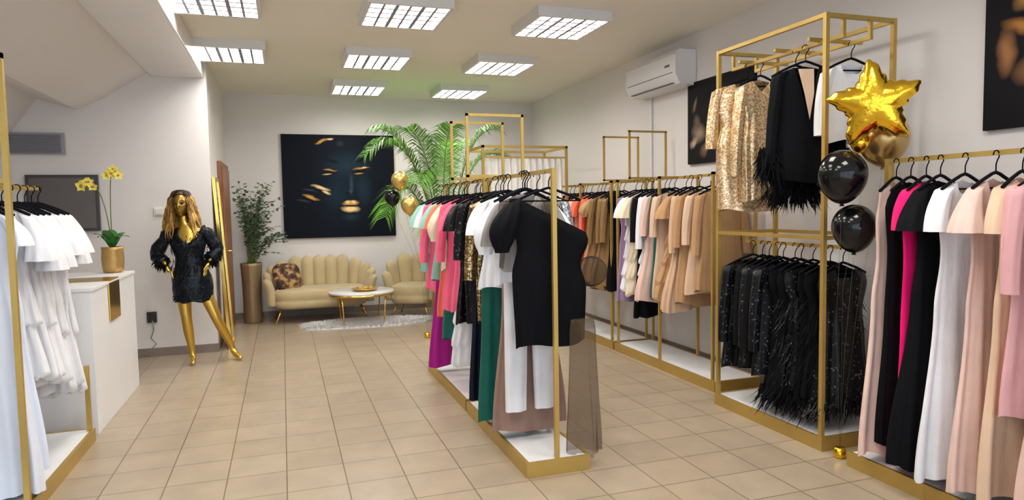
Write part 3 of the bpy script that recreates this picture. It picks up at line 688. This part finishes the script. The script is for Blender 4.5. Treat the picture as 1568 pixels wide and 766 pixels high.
# ------------------------------------------------------------------ balloons
BG=mat('foil_gold',(.92,.56,.04),.2,1.,bump=(9,.35,.03)); BGL=mat('latex_gold',(.50,.33,.12),.25,.8); BK=mat('latex_black',(.004,.004,.005),.12,spec=.4)
def balloon(mb,c,r,mi):
    def f(p):
        k=1-.12*max(0,-p.z/r)**1.5
        if p.z<0: return Vector((p.x*k,p.y*k,p.z*1.18))
        return p
    mb.ell(c,(r,r,r*1.05),32,20,mi,fn=f); c=Vector(c)
    mb.tube([c+Vector((0,0,-r*1.2)),c+Vector((0,0,-r*1.33))],[.006,.014],8,mi)
def star(mb,c,Rr,mi,nrm,roll):
    n=Vector(nrm).normalized(); u=Vector((0,0,1)).cross(n).normalized(); v=n.cross(u); NA=150; NR=18
    def rad0(a):
        k=(a/(2*PI/5))%1; k=abs(k-.5)*2
        inner=.56*Rr
        A=Vector((Rr*1.08,0)); an=PI/5; B=Vector((inner*math.cos(an),inner*math.sin(an))); ang=(1-k)*PI/5
        d=Vector((math.cos(ang),math.sin(ang))); e=B-A; den=d.x*e.y-d.y*e.x; t=(A.x*e.y-A.y*e.x)/den
        return min(t,Rr*.98)
    def rad(a): return sum(rad0(a+q*.03) for q in range(-3,4))/7
    for sgn in (1,-1):
        rs=[]
        for i in range(NR+1):
            q=math.sin(i/NR*PI/2); ring=[]
            for j in range(NA):
                a=2*PI*j/NA; rr=rad(a); base_=.62*Rr
                th=.36*Rr*(max(0,1-q*q))**.5*(1-.35*q*max(0,(rr-base_)/Rr))
                wr=1+.035*math.sin(a*25)*q**3
                r=rr*q*(1 if q<.9 else wr)
                ring.append(Vector(c)+u*math.cos(a+roll)*r+v*math.sin(a+roll)*r+n*sgn*th)
            rs.append(ring)
        mb.rings(rs if sgn<0 else [x[::-1] for x in rs],mi)
mb=MB(); star(mb,(3.02,2.86,2.01),.245,0,(-.70,-.75,-.1),PI/2+.1)
balloon(mb,(3.24,3.0,1.85),.135,1); balloon(mb,(2.93,2.98,1.64),.13,2); balloon(mb,(3.06,3.02,1.35),.12,2); balloon(mb,(3.04,2.97,1.82),.05,0)
for p in ((3.02,2.86,1.9),(3.24,3.0,1.68),(2.93,2.98,1.46),(3.06,3.02,1.18)): mb.tube([p,(p[0]*.5+3.03*.5,3.06,(p[2]+.1)/2),(3.03,3.07,.06)],.0007,4,3)
mb.lathe((3.03,3.07,0),[(.03,0),(.035,.02),(.03,.06)],16,0)
mb.obj('balloon_bouquet_star',[BG,BGL,BK,mat('ribbon_dark',(.12,.10,.08),.5)])
mb=MB(); bx,by=1.25,7.6
balloon(mb,(bx,by,1.81),.095,1); balloon(mb,(bx+.10,by-.03,1.53),.095,1); balloon(mb,(bx-.07,by+.09,1.62),.085,2)
for p in ((bx,by,1.68),(bx+.10,by-.03,1.40),(bx-.07,by+.09,1.50)): mb.tube([p,(bx+.22,by+.05,.8),(bx+.28,by+.05,.06)],.0010,4,3)
mb.lathe((bx+.28,by+.05,0),[(.03,0),(.035,.02),(.03,.06)],16,0)
mb.obj('balloon_bouquet',[BG,mat('latex_gold_bright',(.72,.52,.16),.25,.8),BK,mat('ribbon_dark',(.12,.10,.08),.5)])

# ------------------------------------------------------------------ mannequin
SK=mat('mannequin_gold',(.66,.44,.09),.28,.9)
E=empty('mannequin')
Ym=7.28
def skin(name,verts,edges,radii,m,parent,root=0,sub=2):
    me=bpy.data.meshes.new(name); me.from_pydata([tuple(v) for v in verts],edges,[]); me.materials.append(m)
    o=bpy.data.objects.new(name,me); COL.objects.link(o); o.parent=parent
    bpy.context.view_layer.objects.active=o
    md=o.modifiers.new('skin','SKIN'); md.use_smooth_shade=True
    for i,r in enumerate(radii):
        sv=me.skin_vertices[0].data[i]; sv.radius=(r,r) if not isinstance(r,tuple) else r; sv.use_root=(i==root)
    sb=o.modifiers.new('sub','SUBSURF'); sb.levels=sub; sb.render_levels=sub
    return o
V=[(-.86,Ym,.82),(-.87,Ym,.95),(-.875,Ym,1.05),(-.88,Ym-.01,1.20),(-.885,Ym,1.30),(-.90,Ym,1.38),(-.915,Ym-.01,1.47),
 (-.95,Ym,.76),(-.925,Ym-.02,.45),(-.915,Ym+.0,.32),(-.89,Ym+.01,.12),(-.885,Ym-.0,.06),(-.875,Ym-.13,.02),
 (-.77,Ym,.76),(-.655,Ym-.03,.44),(-.61,Ym+.0,.33),(-.53,Ym+.06,.13),(-.515,Ym+.05,.07),(-.44,Ym-.06,.02),
 (-1.03,Ym,1.29),(-1.17,Ym+.03,1.10),(-1.07,Ym-.07,.985),
 (-.735,Ym,1.30),(-.62,Ym+.03,1.12),(-.70,Ym-.07,1.0)]
Ed=[(0,1),(1,2),(2,3),(3,4),(4,5),(5,6),(0,7),(7,8),(8,9),(9,10),(10,11),(11,12),(0,13),(13,14),(14,15),(15,16),(16,17),(17,18),(4,19),(19,20),(20,21),(4,22),(22,23),(23,24)]
Ra=[(.13,.10),(.11,.085),(.095,.075),(.12,.09),(.09,.07),(.045,.045),(.04,.04),.082,.052,.052,.030,.034,.022,.082,.052,.052,.030,.034,.022,.048,.036,.024,.048,.036,.024]
skin('body',V,Ed,Ra,SK,E)
def hand(name,wr,dr,side):
    wr=Vector(wr); d=Vector(dr).normalized(); s_=Vector(side).normalized(); n_=d.cross(s_)
    vs=[wr,wr+d*.04,wr+d*.075]; ed=[(0,1),(1,2)]; ra=[(.024,.018),(.034,.014),(.034,.012)]
    for i,l in enumerate((.055,.065,.062,.05)):
        o=(i-1.5)*.018; b_=len(vs); vs+=[wr+d*.08+s_*o,wr+d*(.08+l*.5)+s_*o*1.2+n_*.008,wr+d*(.08+l)+s_*o*1.25+n_*.02]; ed+=[(2,b_),(b_,b_+1),(b_+1,b_+2)]; ra+=[.009,.008,.007]
    b_=len(vs); vs+=[wr+d*.03-s_*.035,wr+d*.06-s_*.055,wr+d*.085-s_*.06]; ed+=[(1,b_),(b_,b_+1),(b_+1,b_+2)]; ra+=[.012,.010,.008]
    skin(name,vs,ed,ra,SK,E,0,1)
hand('hand_1',(-1.075,Ym-.075,.985),(.55,-.25,-.8),(.2,-.95,.1)); hand('hand_2',(-.69,Ym-.075,1.0),(-.45,-.25,-.85),(.2,.95,0))
mb=MB()
def hf(p):
    x,y,z=p.x,p.y,p.z
    if z<0: x*=1-.38*(-z/.118)**1.4; y*=1-.12*(-z/.118)
    if y<0:
        g=lambda cx,cz,sx,sz: math.exp(-((x-cx)/sx)**2-((z-cz)/sz)**2)
        y-= .024*g(0,-.02,.011,.022)+.007*g(0,.01,.008,.03); y+=.013*g(.031,.012,.018,.013)+.013*g(-.031,.012,.018,.013)
        y-=.010*g(0,-.060,.022,.007)+.008*g(0,-.074,.018,.006); y-=.008*g(0,-.105,.02,.02)
        y-=.005*(g(.031,.035,.022,.007)+g(-.031,.035,.022,.007))
    return Vector((x,y,z))
mb.ell((0,0,0),(.074,.094,.118),64,48,0,fn=hf)
for sx in (-1,1): mb.ell((sx*.072,.01,.0),(.012,.022,.034),12,10,0)
h=mb.obj('head',mat('mannequin_gold_shaded',(.42,.26,.06),.35,.8),E,loc=(-.925,Ym-.02,1.565),rotz=-.15)  # darker copy of the body gold, shadow on the face put into its colour
mb=MB()
for sx in (-1,1):
    mb.ell((sx*.031,-.083,.012),(.020,.006,.009),12,8,0)
    mb.tube([(sx*.012,-.092,.036),(sx*.032,-.092,.044),(sx*.052,-.078,.036)],.003,6,0)
mb.obj('eyes',mat('mannequin_eye_dark',(.02,.015,.01),.3),h)
mb=MB(); HC=Vector((-.925,Ym-.01,1.575))
mb.ell(HC+Vector((0,.012,.018)),(.088,.10,.118),32,20,0,fn=lambda p:Vector((p.x,p.y if p.y>0 or p.z>.055 else p.y*.35+.01,p.z if p.z>-.06 else -.06+(p.z+.06)*.3)))
for i in range(460):
    a=random.uniform(-.35,PI+.35) if i%4 else random.uniform(0,2*PI)
    c_,s_=math.cos(a),math.sin(a); p0=HC+Vector((R(.02),R(.02),.135)); 
    p1=HC+Vector((c_*.095,s_*.10+.01,.05))
    ln=random.uniform(.24,.38); fl=random.uniform(1.1,1.8)
    if s_<-.3 : c_=math.copysign(max(abs(c_),.75),c_); p1=HC+Vector((c_*.10,-.06,.03)); 
    p3=HC+Vector((c_*.10*fl,s_*.09+.0,.02-ln)); p3.y=min(p3.y,Ym+.12); 
    if p3.y<Ym-.07: p3.y=Ym-.10
    pts=[]
    for q in range(5): t=q/5; pts.append(p0.lerp(p1,t)+Vector((c_*.02,s_*.02,.02))*math.sin(t*PI))
    for q in range(9): t=q/8; pp=p1.lerp(p3,t); pts.append(pp+Vector((c_*.02*math.sin(t*7+i),.012*math.sin(t*8+i*.7),0)))
    w=[.004]*4+[.006]*8+[.004,.001]; vs=[]; tv=Vector((-s_,c_,0))
    if abs(tv.x)<.3: tv=Vector((.6,.6,0))
    for p,ww in zip(pts,w): vs+=[p-tv*ww,p+tv*ww]
    mi_=random.choice((1,2,2)); fs=[(2*q,2*q+1,2*q+3,2*q+2) for q in range(len(pts)-1)]
    mb.add(vs,fs[:4],0); mb.add(vs,fs[4:],mi_)
mb.obj('long_hair',[mat('hair_dark_root',(.07,.032,.012),.5,var=.3),mat('hair_brown',(.24,.12,.03),.5,var=.3),mat('hair_gold_ombre',(.60,.36,.10),.45,var=.4)],E)
mb=MB(); rs=[]
PR=[(1.345,.09,.06,-.895),(1.32,.145,.075,-.89),(1.27,.17,.095,-.885),(1.18,.162,.125,-.88),(1.06,.125,.10,-.875),(.96,.145,.11,-.868),(.86,.178,.13,-.862),(.75,.185,.135,-.855),(.62,.175,.13,-.85)]
for i in range(33):
    t=i/32*(len(PR)-1); a_=int(min(t,len(PR)-2)); k=t-a_; z_,w_,d_,x_=[PR[a_][q]+(PR[a_+1][q]-PR[a_][q])*k for q in range(4)]
    rs.append([Vector((x_+math.cos(a)*w_*(1+.015*math.sin(9*a+i)),Ym+math.sin(a)*d_*(1+.02*math.sin(11*a+i*.8)),z_-(.14*max(0,1-abs(math.cos(a))/.5)*max(0,1-i/14) if math.sin(a)<0 else 0)+.008*math.sin(7*a)*(i/32))) for a in [2*PI*j/60 for j in range(60)]])
mb.rings(rs,0)
for pth in ([(-1.0,Ym,1.30),(-1.06,Ym,1.27),(-1.175,Ym+.03,1.10),(-1.13,Ym-.02,1.04),(-1.10,Ym-.05,1.01)],[(-.77,Ym,1.31),(-.71,Ym,1.28),(-.615,Ym+.03,1.12),(-.66,Ym-.02,1.06),(-.685,Ym-.05,1.03)]):
    pp=[]
    for q in range(len(pth)-1):
        for s_ in range(4): pp.append(Vector(pth[q]).lerp(Vector(pth[q+1]),s_/4))
    pp.append(Vector(pth[-1])); mb.tube(pp,[.062+.010*math.sin(q*2.1) for q in range(len(pp))],14,0)
    for _ in range(150):
        p=pp[-1].lerp(pp[-6],random.random()); d=Vector((R(1),R(1),R(1)-.6)).normalized(); l=random.uniform(.04,.07); w=Vector((R(1),R(1),R(1))).normalized()*.010
        p=p+d*.03; mb.add([p-w,p+w,p+d*l*.6+w+Vector((0,0,-.01)),p+d*l+Vector((0,0,-.03))],[(0,1,2,3)],1)
for zz in (1.22,1.12,1.0,.9,.8,.7):
    for _ in range(40):
        a=random.uniform(PI,2*PI); w_=.165; p=Vector((-.87+math.cos(a)*w_,Ym+math.sin(a)*.125,zz+R(.05))); d=Vector((R(.4),-.15,-1)).normalized(); l=.05; w=Vector((.004,0,0))
        mb.add([p-w,p+w,p+d*l],[(0,1,2)],1)
mb.obj('black_mini_dress',[SEQN,BLACK],E)

# ------------------------------------------------------------------ world, camera
w=bpy.data.worlds.new('World'); S.world=w; w.use_nodes=True; bg=w.node_tree.nodes['Background']; bg.inputs[0].default_value=(.72,.84,1,1); bg.inputs[1].default_value=2.6
def axes(th,p,r):
    f=Vector((math.sin(th)*math.cos(p),math.cos(th)*math.cos(p),-math.sin(p)))
    r0=Vector((math.cos(th),-math.sin(th),0)); u0=r0.cross(f)
    return f, r0*math.cos(r)-u0*math.sin(r), u0*math.cos(r)+r0*math.sin(r)
f,Rv,U=axes(math.radians(18.60),math.radians(3.72),.017)
cd=bpy.data.cameras.new('camera'); cam=bpy.data.objects.new('camera',cd); COL.objects.link(cam)
M=Matrix((( Rv.x,U.x,-f.x,0),(Rv.y,U.y,-f.y,0),(Rv.z,U.z,-f.z,1.5),(0,0,0,1))); cam.matrix_world=M
cd.lens=36*1040/1568; cd.sensor_width=36; cd.clip_start=.05
S.camera=cam
S.view_settings.view_transform='Standard'
S.view_settings.look='None'
S.view_settings.exposure=0
